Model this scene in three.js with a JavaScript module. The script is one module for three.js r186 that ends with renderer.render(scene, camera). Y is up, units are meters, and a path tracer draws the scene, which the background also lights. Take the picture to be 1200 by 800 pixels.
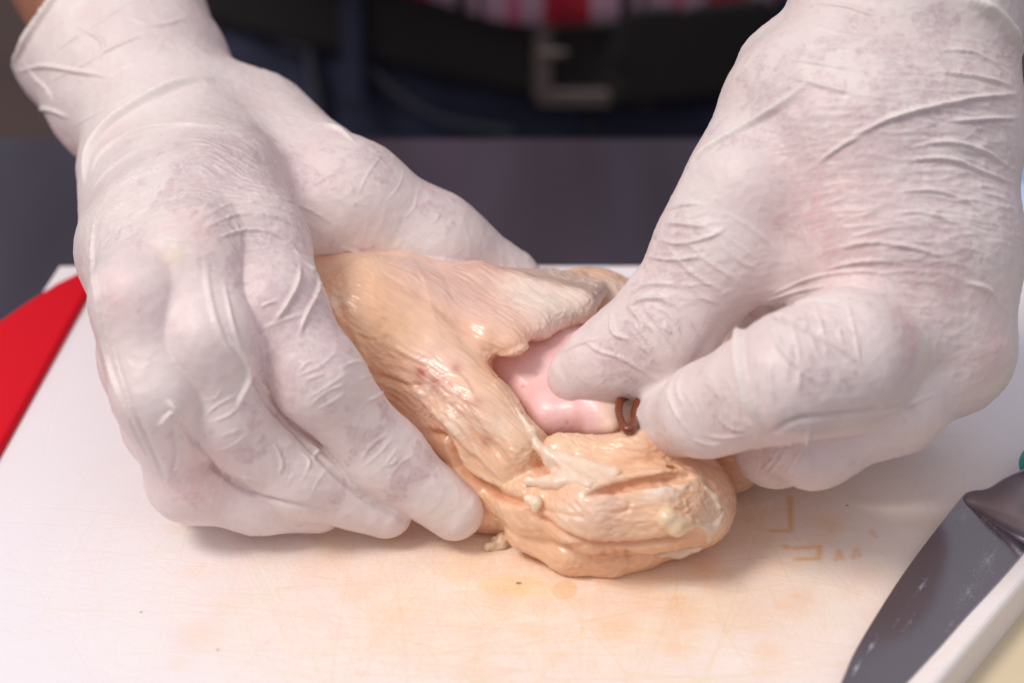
import * as THREE from 'three';
import { mergeGeometries } from 'three/addons/utils/BufferGeometryUtils.js';
import { RoundedBoxGeometry } from 'three/addons/geometries/RoundedBoxGeometry.js';

// ------------------------------------------------------------------ camera, sky, sun, exposure
const scene = new THREE.Scene();
const MM = 0.001;
// sculpting is done in millimetres: x right, y up from the board's top, z towards the photographer
const PITCH = THREE.MathUtils.degToRad(30), DIST = 740, FPX = 3000;
const CAM = [0, DIST * Math.sin(PITCH), DIST * Math.cos(PITCH)];
const camera = new THREE.PerspectiveCamera(2 * Math.atan(400 / FPX) * 180 / Math.PI, 1.5, 0.02, 40);
camera.position.set(0, CAM[1] * MM, CAM[2] * MM);
camera.lookAt(0, 0, 0);
camera.filmGauge = 36;
camera.focus = 0.655;
camera.userData.fStop = 8;
scene.add(camera);

const renderer = new THREE.WebGLRenderer({ antialias: true });
renderer.toneMapping = THREE.LinearToneMapping;
renderer.toneMappingExposure = 1.0;
renderer.shadowMap.enabled = true;

{ // a bright, even overcast sky
  const W = 256, H = 128, d = new Float32Array(W * H * 4);
  for (let j = 0; j < H; j++) for (let i = 0; i < W; i++) {
    const el = ((j + 0.5) / H - 0.5) * Math.PI, az = ((i + 0.5) / W) * 2 * Math.PI;
    const s = Math.sin(el);
    let L = s > 0 ? 0.19 + 0.70 * Math.pow(s, 0.9) : 0.1;
    L *= 1 + 0.3 * Math.cos(az - 1.5 * Math.PI) * Math.cos(el) + 0.08 * Math.sin(az * 2 + 1) * Math.cos(el) + 0.05 * Math.sin(az * 5 + el * 7);
    const dx = Math.cos(el) * Math.cos(az - Math.PI), dz = Math.cos(el) * Math.sin(az - Math.PI), cs = (dx * -0.545 + s * 0.802 + dz * 0.244) / 1.0;
    L += 1.5 * Math.exp(-(1 - cs) / 0.035); // the sun behind thin cloud
    const o = (j * W + i) * 4;
    d[o] = L * 0.93; d[o + 1] = L * 0.925; d[o + 2] = L * 0.99; d[o + 3] = 1;
  }
  const sky = new THREE.DataTexture(d, W, H, THREE.RGBAFormat, THREE.FloatType);
  sky.mapping = THREE.EquirectangularReflectionMapping; sky.minFilter = sky.magFilter = THREE.LinearFilter; sky.needsUpdate = true;
  scene.background = sky; scene.environment = sky;
}
const sun = new THREE.DirectionalLight(0xfff3e8, 2.0);
sun.position.set(-0.85, 1.25, 0.38); sun.target.position.set(0, 0, 0);
sun.castShadow = true; sun.shadow.radius = 34; sun.shadow.mapSize.set(2048, 2048);
{ const c = sun.shadow.camera; c.left = c.bottom = -1; c.right = c.top = 1; c.near = 0.1; c.far = 5; }
scene.add(sun, sun.target);

// ------------------------------------------------------------------ small maths
const { sqrt, abs, min, max, exp, floor, sin, cos, PI, pow, atan2, hypot } = Math;
const clamp = (x, a = 0, b = 1) => (x < a ? a : x > b ? b : x);
const mix = (a, b, t) => a + (b - a) * t;
const sstep = (a, b, x) => { const t = clamp((x - a) / (b - a)); return t * t * (3 - 2 * t); };
const sub = (a, b) => [a[0] - b[0], a[1] - b[1], a[2] - b[2]];
const add = (a, b) => [a[0] + b[0], a[1] + b[1], a[2] + b[2]];
const mul = (a, s) => [a[0] * s, a[1] * s, a[2] * s];
const dot = (a, b) => a[0] * b[0] + a[1] * b[1] + a[2] * b[2];
const cross = (a, b) => [a[1] * b[2] - a[2] * b[1], a[2] * b[0] - a[0] * b[2], a[0] * b[1] - a[1] * b[0]];
const len = (a) => hypot(a[0], a[1], a[2]);
const unit = (a) => mul(a, 1 / (len(a) || 1));
const lerp3 = (a, b, t) => [mix(a[0], b[0], t), mix(a[1], b[1], t), mix(a[2], b[2], t)];
let seed = 12345;
const rnd = () => { seed = (seed * 1664525 + 1013904223) >>> 0; return seed / 4294967296; };
const rr = (a, b) => a + (b - a) * rnd();

// gradient noise
const PERM = new Uint8Array(512), GX = new Float32Array(256), GY = new Float32Array(256), GZ = new Float32Array(256);
for (let i = 0; i < 256; i++) { PERM[i] = i; const u = rnd() * 2 - 1, a = rnd() * 2 * PI, s = sqrt(1 - u * u); GX[i] = s * cos(a); GY[i] = s * sin(a); GZ[i] = u; }
for (let i = 255; i > 0; i--) { const j = floor(rnd() * (i + 1)), t = PERM[i]; PERM[i] = PERM[j]; PERM[j] = t; }
for (let i = 0; i < 256; i++) PERM[256 + i] = PERM[i];
function noise(x, y, z) {
  const xi = floor(x), yi = floor(y), zi = floor(z), fx = x - xi, fy = y - yi, fz = z - zi;
  const X = xi & 255, Y = yi & 255, Z = zi & 255;
  const u = fx * fx * fx * (fx * (fx * 6 - 15) + 10), v = fy * fy * fy * (fy * (fy * 6 - 15) + 10), w = fz * fz * fz * (fz * (fz * 6 - 15) + 10);
  const A = PERM[X] + Y, B = PERM[X + 1] + Y, AA = PERM[A & 255] + Z, AB = PERM[(A + 1) & 255] + Z, BA = PERM[B & 255] + Z, BB = PERM[(B + 1) & 255] + Z;
  const g = (h, a, b, c) => { const i = PERM[h & 255]; return GX[i] * a + GY[i] * b + GZ[i] * c; };
  const l1 = mix(mix(g(AA, fx, fy, fz), g(BA, fx - 1, fy, fz), u), mix(g(AB, fx, fy - 1, fz), g(BB, fx - 1, fy - 1, fz), u), v);
  const l2 = mix(mix(g(AA + 1, fx, fy, fz - 1), g(BA + 1, fx - 1, fy, fz - 1), u), mix(g(AB + 1, fx, fy - 1, fz - 1), g(BB + 1, fx - 1, fy - 1, fz - 1), u), v);
  return 1.55 * mix(l1, l2, w);
}
const fbm = (x, y, z, n = 4) => { let s = 0, a = 0.5; for (let i = 0; i < n; i++) { s += a * noise(x, y, z); x = x * 2.03 + 17.1; y = y * 2.03 - 5.3; z = z * 2.03 + 9.7; a *= 0.5; } return s; };

// where the sight line through a picture point (1200 x 800) reaches a given height above the board / a given depth
const SP = sin(PITCH), CP = cos(PITCH);
const ray = (px, py) => { const a = (px - 600) / FPX, b = (400 - py) / FPX; return [a, -SP + CP * b, -CP - SP * b]; };
const P = (px, py, h) => { const r = ray(px, py), t = (h - CAM[1]) / r[1]; return add(CAM, mul(r, t)); };
const Pz = (px, py, z) => { const r = ray(px, py), t = (z - CAM[2]) / r[2]; return add(CAM, mul(r, t)); };

// ------------------------------------------------------------------ signed distance modelling
const mk = (f, lo, hi) => { const c = mul(add(lo, hi), 0.5); return { f, lo, hi, c, R: len(sub(hi, lo)) / 2 }; };
function cone(a, b, ra, rb) {
  const [ax, ay, az] = a, d = sub(b, a), L2 = dot(d, d) || 1e-9, [dx, dy, dz] = d, r = max(ra, rb);
  const lo = [0, 1, 2].map((i) => min(a[i], b[i]) - r), hi = [0, 1, 2].map((i) => max(a[i], b[i]) + r);
  const m = mk((x, y, z) => {
    const px = x - ax, py = y - ay, pz = z - az, t = clamp((px * dx + py * dy + pz * dz) / L2);
    const qx = px - dx * t, qy = py - dy * t, qz = pz - dz * t;
    return sqrt(qx * qx + qy * qy + qz * qz) - (ra + (rb - ra) * t);
  }, lo, hi);
  m.c = mul(add(a, b), 0.5); m.R = sqrt(L2) / 2 + r; return m;
}
function ellip(c, ax, ay, rx, ry, rz) { // centre, two directions, three radii
  const X = unit(ax), Z = unit(cross(X, ay)), Y = cross(Z, X), R = max(rx, ry, rz);
  return mk((x, y, z) => {
    const p = [x - c[0], y - c[1], z - c[2]], a = dot(p, X), b = dot(p, Y), d = dot(p, Z);
    const k0 = sqrt((a / rx) ** 2 + (b / ry) ** 2 + (d / rz) ** 2), k1 = sqrt((a / rx / rx) ** 2 + (b / ry / ry) ** 2 + (d / rz / rz) ** 2);
    return k1 < 1e-9 ? -min(rx, ry, rz) : max(k0 * (k0 - 1) / k1, k0 < 1 ? -1e9 : (k0 - 1) * min(rx, ry, rz));
  }, sub(c, [R, R, R]), add(c, [R, R, R]));
}
function slab(a, b, c, r) { // a triangle with rounded thickness 2r
  const ba = sub(b, a), cb = sub(c, b), ac = sub(a, c), n = cross(ba, ac), n2 = dot(n, n);
  const e1 = cross(ba, n), e2 = cross(cb, n), e3 = cross(ac, n), B2 = dot(ba, ba), C2 = dot(cb, cb), A2 = dot(ac, ac);
  const seg = (px, py, pz, d, q) => { const t = clamp((px * d[0] + py * d[1] + pz * d[2]) / q); const x = px - d[0] * t, y = py - d[1] * t, z = pz - d[2] * t; return x * x + y * y + z * z; };
  const pts = [a, b, c];
  return mk((x, y, z) => {
    const p1 = [x - a[0], y - a[1], z - a[2]], p2 = [x - b[0], y - b[1], z - b[2]], p3 = [x - c[0], y - c[1], z - c[2]];
    const s = Math.sign(dot(e1, p1)) + Math.sign(dot(e2, p2)) + Math.sign(dot(e3, p3));
    let d;
    if (s < 2) d = min(seg(p1[0], p1[1], p1[2], ba, B2), seg(p2[0], p2[1], p2[2], cb, C2), seg(p3[0], p3[1], p3[2], ac, A2));
    else { const q = dot(n, p1); d = q * q / n2; }
    return sqrt(d) - r;
  }, [0, 1, 2].map((i) => min(...pts.map((p) => p[i])) - r), [0, 1, 2].map((i) => max(...pts.map((p) => p[i])) + r));
}
function U(k, ...items) {
  items = items.flat(9);
  const lo = [0, 1, 2].map((i) => min(...items.map((m) => m.lo[i])) - k * 0.3), hi = [0, 1, 2].map((i) => max(...items.map((m) => m.hi[i])) + k * 0.3), n = items.length;
  return mk((x, y, z) => {
    let d = 1e9;
    for (let i = 0; i < n; i++) {
      const m = items[i], c = m.c, dx = x - c[0], dy = y - c[1], dz = z - c[2], lim = d + k + m.R;
      if (lim < 0 || (d < 1e8 && dx * dx + dy * dy + dz * dz > lim * lim)) continue;
      const e = m.f(x, y, z);
      if (d > 1e8) { d = e; continue; }
      const h = k - abs(d - e);
      d = min(d, e) - (h > 0 ? h * h / (4 * k) : 0);
    }
    return d;
  }, lo, hi);
}
function minus(k, a, b) {
  return mk((x, y, z) => {
    const d = a.f(x, y, z), dx = x - b.c[0], dy = y - b.c[1], dz = z - b.c[2], e = -b.f(x, y, z);
    const h = max(k - abs(d - e), 0); return max(d, e) + h * h / (4 * k);
  }, a.lo, a.hi);
}
const clipPlane = (a, p, n) => { n = unit(n); const q = dot(p, n); return mk((x, y, z) => max(a.f(x, y, z), x * n[0] + y * n[1] + z * n[2] - q), a.lo, a.hi); };
// chain of [px, py, h, r] in picture coordinates and heights
const chain = (k, ...n) => U(k, n.slice(1).map((b, i) => cone(P(n[i][0], n[i][1], n[i][2]), P(b[0], b[1], b[2]), n[i][3], b[3])));

const GRAD = (m, x, y, z, e = 0.15) => { const g = [m.f(x + e, y, z) - m.f(x - e, y, z), m.f(x, y + e, z) - m.f(x, y - e, z), m.f(x, y, z + e) - m.f(x, y, z - e)]; const l = hypot(g[0], g[1], g[2]) || 1; return [g[0] / l, g[1] / l, g[2] / l]; };
// surface nets over a sparse grid; disp(p, n) -> mm along the normal, col(p, n) -> linear rgb
function meshOf(m, cell, disp, col) {
  const pad = cell * 3, o = sub(m.lo, [pad, pad, pad]);
  const B = 8, nb = [0, 1, 2].map((i) => Math.ceil((m.hi[i] - m.lo[i] + 2 * pad) / cell / B)), n = nb.map((q) => q * B + 1);
  const sx = 1, sy = n[0], sz = n[0] * n[1], F = new Float32Array(n[0] * n[1] * n[2]).fill(1e3), act = [];
  const half = B * cell / 2, reach = half * 1.75 * 1.25 + cell * 2;
  for (let c = 0; c < nb[2]; c++) for (let b = 0; b < nb[1]; b++) for (let a = 0; a < nb[0]; a++) {
    const d = m.f(o[0] + a * B * cell + half, o[1] + b * B * cell + half, o[2] + c * B * cell + half);
    if (abs(d) < reach) act.push([a * B, b * B, c * B]);
    else if (d < 0) for (let k = 0; k <= B; k++) for (let j = 0; j <= B; j++) for (let i = 0; i <= B; i++) { const q = (a * B + i) + (b * B + j) * sy + (c * B + k) * sz; if (F[q] === 1e3) F[q] = -1e3; }
  }
  for (const [a, b, c] of act) for (let k = 0; k <= B; k++) for (let j = 0; j <= B; j++) for (let i = 0; i <= B; i++) {
    const q = (a + i) + (b + j) * sy + (c + k) * sz;
    if (abs(F[q]) === 1e3) F[q] = m.f(o[0] + (a + i) * cell, o[1] + (b + j) * cell, o[2] + (c + k) * cell);
  }
  const id = new Int32Array(F.length).fill(-1), pos = [], idx = [];
  const seen = new Set();
  for (const [a, b, c] of act) for (let k = 0; k < B; k++) for (let j = 0; j < B; j++) for (let i = 0; i < B; i++) {
    const q = (a + i) + (b + j) * sy + (c + k) * sz; if (id[q] >= 0) continue;
    let mask = 0; for (let e = 0; e < 8; e++) if (F[q + (e & 1) + ((e >> 1) & 1) * sy + (e >> 2) * sz] < 0) mask |= 1 << e;
    if (mask === 0 || mask === 255) continue;
    let x = 0, y = 0, z = 0, cnt = 0;
    for (let e = 0; e < 8; e++) for (let ax = 0; ax < 3; ax++) {
      if (e & (1 << ax)) continue; const f2 = e | (1 << ax);
      const v1 = F[q + (e & 1) + ((e >> 1) & 1) * sy + (e >> 2) * sz], v2 = F[q + (f2 & 1) + ((f2 >> 1) & 1) * sy + (f2 >> 2) * sz];
      if ((v1 < 0) === (v2 < 0)) continue; const t = v1 / (v1 - v2);
      x += (e & 1) + (ax === 0 ? t : 0); y += ((e >> 1) & 1) + (ax === 1 ? t : 0); z += (e >> 2) + (ax === 2 ? t : 0); cnt++;
    }
    id[q] = pos.length / 3; pos.push(o[0] + (a + i + x / cnt) * cell, o[1] + (b + j + y / cnt) * cell, o[2] + (c + k + z / cnt) * cell);
  }
  for (const [a, b, c] of act) for (let k = 0; k < B; k++) for (let j = 0; j < B; j++) for (let i = 0; i < B; i++) {
    const q = (a + i) + (b + j) * sy + (c + k) * sz; if (id[q] < 0) continue;
    const s0 = F[q] < 0;
    for (let ax = 0; ax < 3; ax++) {
      const st = [sx, sy, sz], u = st[(ax + 1) % 3], v = st[(ax + 2) % 3]; if (q - u - v < 0) continue;
      if ((F[q + st[ax]] < 0) === s0) continue;
      const v0 = id[q], v1 = id[q - u], v2 = id[q - u - v], v3 = id[q - v]; if (v1 < 0 || v2 < 0 || v3 < 0) continue;
      if (s0) idx.push(v0, v1, v2, v0, v2, v3); else idx.push(v0, v2, v1, v0, v3, v2);
    }
  }
  const N = pos.length / 3, A = new Float32Array(pos), C = col ? new Float32Array(N * 3) : null;
  for (let i = 0; i < N; i++) {
    let x = A[3 * i], y = A[3 * i + 1], z = A[3 * i + 2], g = null;
    g = GRAD(m, x, y, z); let d = clamp(m.f(x, y, z), -cell, cell); x -= g[0] * d; y -= g[1] * d; z -= g[2] * d;
    const p = [x, y, z];
    const ds = disp ? disp(p, g) : 0; if (C) { const k = col(p, g, ds); C[3 * i] = k[0]; C[3 * i + 1] = k[1]; C[3 * i + 2] = k[2]; }
    A[3 * i] = x + g[0] * ds; A[3 * i + 1] = y + g[1] * ds; A[3 * i + 2] = z + g[2] * ds;
  }
  const geo = new THREE.BufferGeometry(); geo.setAttribute('position', new THREE.BufferAttribute(A, 3)); if (C) geo.setAttribute('color', new THREE.BufferAttribute(C, 3));
  geo.setIndex(new THREE.BufferAttribute(new Uint32Array(idx), 1)); geo.computeVertexNormals();
  return geo;
}
// the point of a shape that is met first along a sight line
function hit(m, px, py) {
  const r = unit(ray(px, py)); let t = 350;
  for (let i = 0; i < 160 && t < 900; i++) { const d = m.f(CAM[0] + r[0] * t, CAM[1] + r[1] * t, CAM[2] + r[2] * t); if (d < 0.03) break; t += max(d * 0.8, 0.03); }
  return t < 900 ? add(CAM, mul(r, t)) : null;
}
// folds, cords and creases that lie on a surface: each [width mm, height mm, x, y, x, y, ...] in picture coordinates
function features(m, list) {
  const CS = 5, map = new Map();
  list.forEach(([w, h, ...xy]) => {
    const raw = []; for (let i = 0; i + 1 < xy.length; i += 2) raw.push(new THREE.Vector3(xy[i], xy[i + 1], 0));
    const n = max(2, raw.length * 4), cv = raw.length > 2 ? new THREE.CatmullRomCurve3(raw, false, 'centripetal').getPoints(n) : [raw[0], raw[0].clone().lerp(raw[1], 0.5), raw[1]];
    let last = null; const total = cv.length - 1;
    cv.forEach((v, i) => {
      const p = hit(m, v.x, v.y); if (!p) { last = null; return; }
      const e = min(1, 3.2 * min(i, total - i) / total + 0.12);
      const cur = { p, h: h * e };
      if (last && len(sub(last.p, p)) < 25) {
        const s = { a: last.p, d: sub(p, last.p), w, ha: last.h, hb: cur.h }; s.q = dot(s.d, s.d) || 1e-6;
        const rch = w * 2.4, lo = [0, 1, 2].map((c) => floor((min(last.p[c], p[c]) - rch) / CS)), hi = [0, 1, 2].map((c) => floor((max(last.p[c], p[c]) + rch) / CS));
        for (let x = lo[0]; x <= hi[0]; x++) for (let y = lo[1]; y <= hi[1]; y++) for (let z = lo[2]; z <= hi[2]; z++) { const k = x * 73856093 ^ y * 19349663 ^ z * 83492791; if (!map.has(k)) map.set(k, []); map.get(k).push(s); }
        s.id = list.length;
      }
      last = cur;
    });
    map.done = true;
  });
  return (p) => {
    const c = map.get(floor(p[0] / CS) * 73856093 ^ floor(p[1] / CS) * 19349663 ^ floor(p[2] / CS) * 83492791); if (!c) return 0;
    let up = 0, dn = 0;
    for (const s of c) {
      const x = p[0] - s.a[0], y = p[1] - s.a[1], z = p[2] - s.a[2], t = clamp((x * s.d[0] + y * s.d[1] + z * s.d[2]) / s.q);
      const qx = x - s.d[0] * t, qy = y - s.d[1] * t, qz = z - s.d[2] * t, d2 = (qx * qx + qy * qy + qz * qz) / (s.w * s.w); if (d2 > 5.5) continue;
      const hh = mix(s.ha, s.hb, t), v = hh * exp(-d2) * (hh > 0 ? 1 - 0.42 * d2 : 1); if (v > up) up = v; if (v < dn) dn = v;
    }
    return up + dn;
  };
}
// soft blotches on a surface: [radius mm, amount, x, y]
function blots(m, list) {
  const b = list.map(([r, a, x, y]) => ({ p: hit(m, x, y), r, a })).filter((q) => q.p);
  return (p) => { let s = 0; for (const q of b) { const x = p[0] - q.p[0], y = p[1] - q.p[1], z = p[2] - q.p[2], d2 = (x * x + y * y + z * z) / (q.r * q.r); if (d2 < 6) s += q.a * exp(-d2); } return s; };
}

// ------------------------------------------------------------------ scene helpers
function thing(name, label, category, at = [0, 0, 0], group) {
  const o = new THREE.Group(); o.name = name; o.position.set(at[0] * MM, at[1] * MM, at[2] * MM); o.userData = { label, category };
  if (group) o.userData.group = group; o.userData.at = undefined; delete o.userData.at; scene.add(o); o._at = at; return o;
}
function part(name, geo, mat, parent, label) { // geometry in millimetres, in scene coordinates
  const at = parent._at || [0, 0, 0];
  geo.translate(-at[0], -at[1], -at[2]); geo.scale(MM, MM, MM);
  const o = new THREE.Mesh(geo, mat); o.name = name; o.castShadow = o.receiveShadow = true; if (label) o.userData.label = label;
  parent.add(o); o._at = at; return o;
}
const std = (o) => new THREE.MeshStandardMaterial(o), phy = (o) => new THREE.MeshPhysicalMaterial(o);
const lin = (r, g, b) => new THREE.Color().setRGB(r, g, b);
function prism(pts, y0, y1, bev = 1) { // polygon of [x, z] mm
  const s = new THREE.Shape(pts.map(([x, z]) => new THREE.Vector2(x, -z)));
  const g = new THREE.ExtrudeGeometry(s, { depth: y1 - y0 - 2 * bev, bevelEnabled: true, bevelThickness: bev, bevelSize: bev, bevelOffset: -bev, bevelSegments: 4, curveSegments: 16 });
  g.rotateX(-PI / 2); g.translate(0, y0 + bev, 0); return g;
}
const Q = 1; // mesh fineness
// ------------------------------------------------------------------ the setting: floor, table
const struct = (name, geo, mat) => { geo.scale(MM, MM, MM); const o = new THREE.Mesh(geo, mat); o.name = name; o.userData.kind = 'structure'; o.castShadow = o.receiveShadow = true; scene.add(o); return o; };
function noiseTex(n, rep, fn, srgb = true) {
  const d = new Uint8Array(n * n * 4);
  for (let j = 0; j < n; j++) for (let i = 0; i < n; i++) { const c = fn(i / n, j / n), o = (j * n + i) * 4; d[o] = 255 * clamp(c[0]); d[o + 1] = 255 * clamp(c[1]); d[o + 2] = 255 * clamp(c[2]); d[o + 3] = 255; }
  const t = new THREE.DataTexture(d, n, n); t.wrapS = t.wrapT = THREE.RepeatWrapping; t.minFilter = t.magFilter = THREE.LinearFilter; if (srgb) t.colorSpace = THREE.SRGBColorSpace; t.repeat.set(rep, rep); t.needsUpdate = true; return t;
}
{
  const g = new THREE.BoxGeometry(5000, 40, 5000); g.translate(0, -920, -600);
  struct('floor', g, std({ color: lin(0.7, 0.7, 0.7), roughness: 0.75, map: noiseTex(256, 3, (u, v) => { const n = fbm(u * 3, v * 40, 2) * 0.25 + fbm(u * 9, v * 9, 5) * 0.2; return [0.25 + n * 0.4, 0.17 + n * 0.3, 0.16 + n * 0.25]; }) }));
}
const TABLE_Y = -15, TABLE_Z = P(600, 158, TABLE_Y)[2];
{
  const t = thing('work_table', 'grey brushed steel work table under the white cutting board', 'table', [0, -900, 120]);
  const z0 = TABLE_Z, z1 = 620, W = 1500;
  const steel = std({ color: lin(0.185, 0.18, 0.225), metalness: 0.7, roughness: 1, roughnessMap: noiseTex(256, 1, (u, v) => { const n = 0.46 + fbm(u * 60, v * 3, 1) * 0.25; return [n, n, n]; }, false), map: noiseTex(256, 1, (u, v) => { const n = 0.8 + fbm(u * 40, v * 2.5, 7) * 0.22; return [n, n * 0.98, n * 1.02]; }) });
  const top = new RoundedBoxGeometry(W, 30, z1 - z0, 3, 4); top.translate(0, TABLE_Y - 15, (z0 + z1) / 2); part('tabletop', top, steel, t);
  for (const x of [-690, 690]) for (const z of [z0 + 60, z1 - 60]) { const l = new THREE.CylinderGeometry(20, 20, 853, 20); l.translate(x, -473, z); part('leg', l, steel, t); }
}
// ------------------------------------------------------------------ cutting board
const FARZ = P(600, 309, 0)[2];
const BX0 = -240, BX1 = 330, BZ0 = -70, BZ1 = 215;
const planar = (g) => { const p = g.attributes.position, uv = new Float32Array(p.count * 2); for (let i = 0; i < p.count; i++) { uv[2 * i] = (p.getX(i) - BX0) / (BX1 - BX0); uv[2 * i + 1] = 1 - (p.getZ(i) - BZ0) / (BZ1 - BZ0); } g.setAttribute('uv', new THREE.BufferAttribute(uv, 2)); return g; };
const board = thing('cutting_board', 'white plastic cutting board stained orange by scratches under the chicken', 'cutting board', [20, -15, 60]);
{
  const xz = (px, py) => { const p = P(px, py, 0); return [p[0], p[2]]; };
  const a = xz(108, 340), b = xz(0, 535), dir = [b[0] - a[0], b[1] - a[1]], dl = hypot(...dir), d = [dir[0] / dl, dir[1] / dl], nrm = [-d[1], d[0]];
  const inner = (s) => [a[0] + d[0] * s, a[1] + d[1] * s], W = 27;
  const outerFar = [inner(0)[0] - abs(nrm[0]) * W, FARZ + 6];
  const pts = [[outerFar[0] + 14, FARZ], [P(1420, 309, 0)[0], FARZ], xz(1420, 415), xz(1183, 700), xz(1100, 800), xz(1020, 897), [inner(240)[0] - 18, xz(1020, 897)[1]], [inner(240)[0] - 24, inner(240)[1]]];
  const cv = document.createElement('canvas'); cv.width = 2048; cv.height = 1024; const c = cv.getContext('2d');
  const cx = (p) => [(p[0] - BX0) / (BX1 - BX0) * 2048, (p[2] - BZ0) / (BZ1 - BZ0) * 1024];
  c.fillStyle = 'rgb(233,228,233)'; c.fillRect(0, 0, 2048, 1024);
  // broad juice stains, worked into the plastic
  const blot = (px, py, r, col, al) => { const [x, y] = cx(P(px, py, 0)); const g = c.createRadialGradient(x, y, 0, x, y, r); g.addColorStop(0, `rgba(${col},${al})`); g.addColorStop(0.5, `rgba(${col},${al * 0.55})`); g.addColorStop(1, `rgba(${col},0)`); c.fillStyle = g; c.fillRect(x - r, y - r, 2 * r, 2 * r); };
  for (const [px, py, r, al] of [[700, 640, 420, 0.34], [430, 650, 330, 0.2], [900, 640, 300, 0.3], [560, 660, 260, 0.26], [960, 560, 240, 0.2], [640, 780, 380, 0.12], [800, 720, 260, 0.14], [300, 700, 220, 0.08]]) blot(px, py, r, '242,198,148', al * 0.62);
  for (let i = 0; i < 420; i++) { const t = rnd(), px = 660 + (rnd() + rnd() + rnd() - 1.5) * 420, py = 660 + (rnd() + rnd() - 1) * 150; blot(px, py, rr(4, 34), rnd() < 0.6 ? '232,160,96' : '250,240,240', rr(0.03, 0.16)); }
  const cvb = document.createElement('canvas'); cvb.width = 2048; cvb.height = 1024; const cb = cvb.getContext('2d'); cb.fillStyle = 'rgb(150,150,150)'; cb.fillRect(0, 0, 2048, 1024); cb.lineCap = 'round';
  // knife scratches, orange where juice has soaked in
  c.lineCap = 'round';
  for (let i = 0; i < 1500; i++) {
    const dens = rnd(), px = dens < 0.75 ? 600 + (rnd() + rnd() + rnd() - 1.5) * 560 : rr(0, 1150), py = dens < 0.75 ? rr(590, 830) : rr(430, 840), [x, y] = cx(P(px, py, 0));
    const an = rnd() < 0.5 ? rr(-0.5, 0.5) : rnd() < 0.6 ? rr(1.0, 2.1) : rr(0, 3.1), L = rr(10, 130) * (rnd() < 0.2 ? 2 : 1);
    const near = exp(-(((px - 680) / 380) ** 2)), al = rr(0.03, 0.2) * (0.2 + near * 0.6);
    c.strokeStyle = rnd() < 0.72 ? `rgba(${floor(rr(210, 236))},${floor(rr(158, 188))},${floor(rr(104, 134))},${al})` : `rgba(250,246,250,${al})`; c.lineWidth = rr(0.5, 1.8);
    cb.strokeStyle = `rgba(40,40,40,${rr(0.2, 0.8)})`; cb.lineWidth = rr(0.8, 1.5); const qx = x + rr(-6, 6), qy = y + rr(-6, 6);
    for (const k of [c, cb]) { k.beginPath(); k.moveTo(x - cos(an) * L, y - sin(an) * L); k.quadraticCurveTo(qx, qy, x + cos(an) * L, y + sin(an) * L); k.stroke(); }
  }
  // the worn, stained characters cut into the board beside the chicken
  const line = (w, al, ...q) => { c.strokeStyle = `rgba(222,150,82,${al})`; c.lineWidth = w; c.lineJoin = 'round'; c.beginPath(); for (let i = 0; i < q.length; i += 2) { const [x, y] = cx(P(q[i], q[i + 1], 0)); i ? c.lineTo(x, y) : c.moveTo(x, y); } c.stroke(); };
  for (const [w, al] of [[9, 0.14], [5, 0.22], [2.5, 0.2]]) {
    line(w, al, 926, 583, 927, 621, 905, 622); line(w, al, 920, 640, 923, 641); line(w, al, 932, 642, 961, 640, 960, 654, 934, 655);
    line(w, al * 0.7, 980, 656, 984, 645, 986, 654); line(w, al * 0.7, 1000, 653, 1004, 643, 1007, 651); line(w, al * 0.5, 1022, 622, 1026, 628);
  }
  for (const [px, py, r] of [[608, 683, 1.7], [993, 592, 0.9], [165, 717, 0.8], [255, 761, 0.8]]) { const [x, y] = cx(P(px, py, 0)); c.fillStyle = 'rgba(90,48,26,0.75)'; c.beginPath(); c.ellipse(x, y, r * 1.5, r, 0.2, 0, 7); c.fill(); }
  { const [x, y] = cx(P(662, 691, 0)); c.fillStyle = 'rgba(226,184,134,0.5)'; c.beginPath(); c.ellipse(x, y, 11, 15, 0.2, 0, 7); c.fill(); c.fillStyle = 'rgba(232,196,128,0.28)'; const [u, v] = cx(P(604, 687, 0)); c.beginPath(); c.ellipse(u, v, 34, 16, 0.1, 0, 7); c.fill(); }
  const map = new THREE.CanvasTexture(cv); map.colorSpace = THREE.SRGBColorSpace; map.anisotropy = 8;
  for (let i = 0; i < 60000; i++) { const g = floor(rr(110, 190)); cb.fillStyle = `rgba(${g},${g},${g},0.35)`; const s = rr(1, 4); cb.fillRect(rnd() * 2048, rnd() * 1024, s, s); }
  const bm = new THREE.CanvasTexture(cvb); bm.anisotropy = 8;
  const g = planar(prism(pts, -15, 0, 2));
  part('board_slab', g, phy({ map, roughness: 0.42, bumpMap: bm, bumpScale: 0.00016, specularIntensity: 0.7 }), board);
  // red rubber strip along the left edge
  const s = [inner(1), inner(240), [inner(240)[0] + nrm[0] * 0, inner(240)[1]]];
  const out = (q, w) => [q[0] - abs(nrm[0]) * w, q[1] - abs(nrm[1]) * w * Math.sign(nrm[0] * nrm[1] || 1)];
  const red = [inner(-1), inner(219), out(inner(219), 34), out(inner(70), 31), out(inner(34), 25), out(inner(12), 16.5), out(inner(0), 11), out(inner(-7), 6.5), out(inner(-9), 3)];
  part('edge_strip', prism(red, -13, 2.2, 1.6), phy({ color: lin(0.62, 0.004, 0.016), roughness: 0.6, specularIntensity: 0.35 }), board, 'bright red plastic strip along the left edge of the white board');
}
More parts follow.
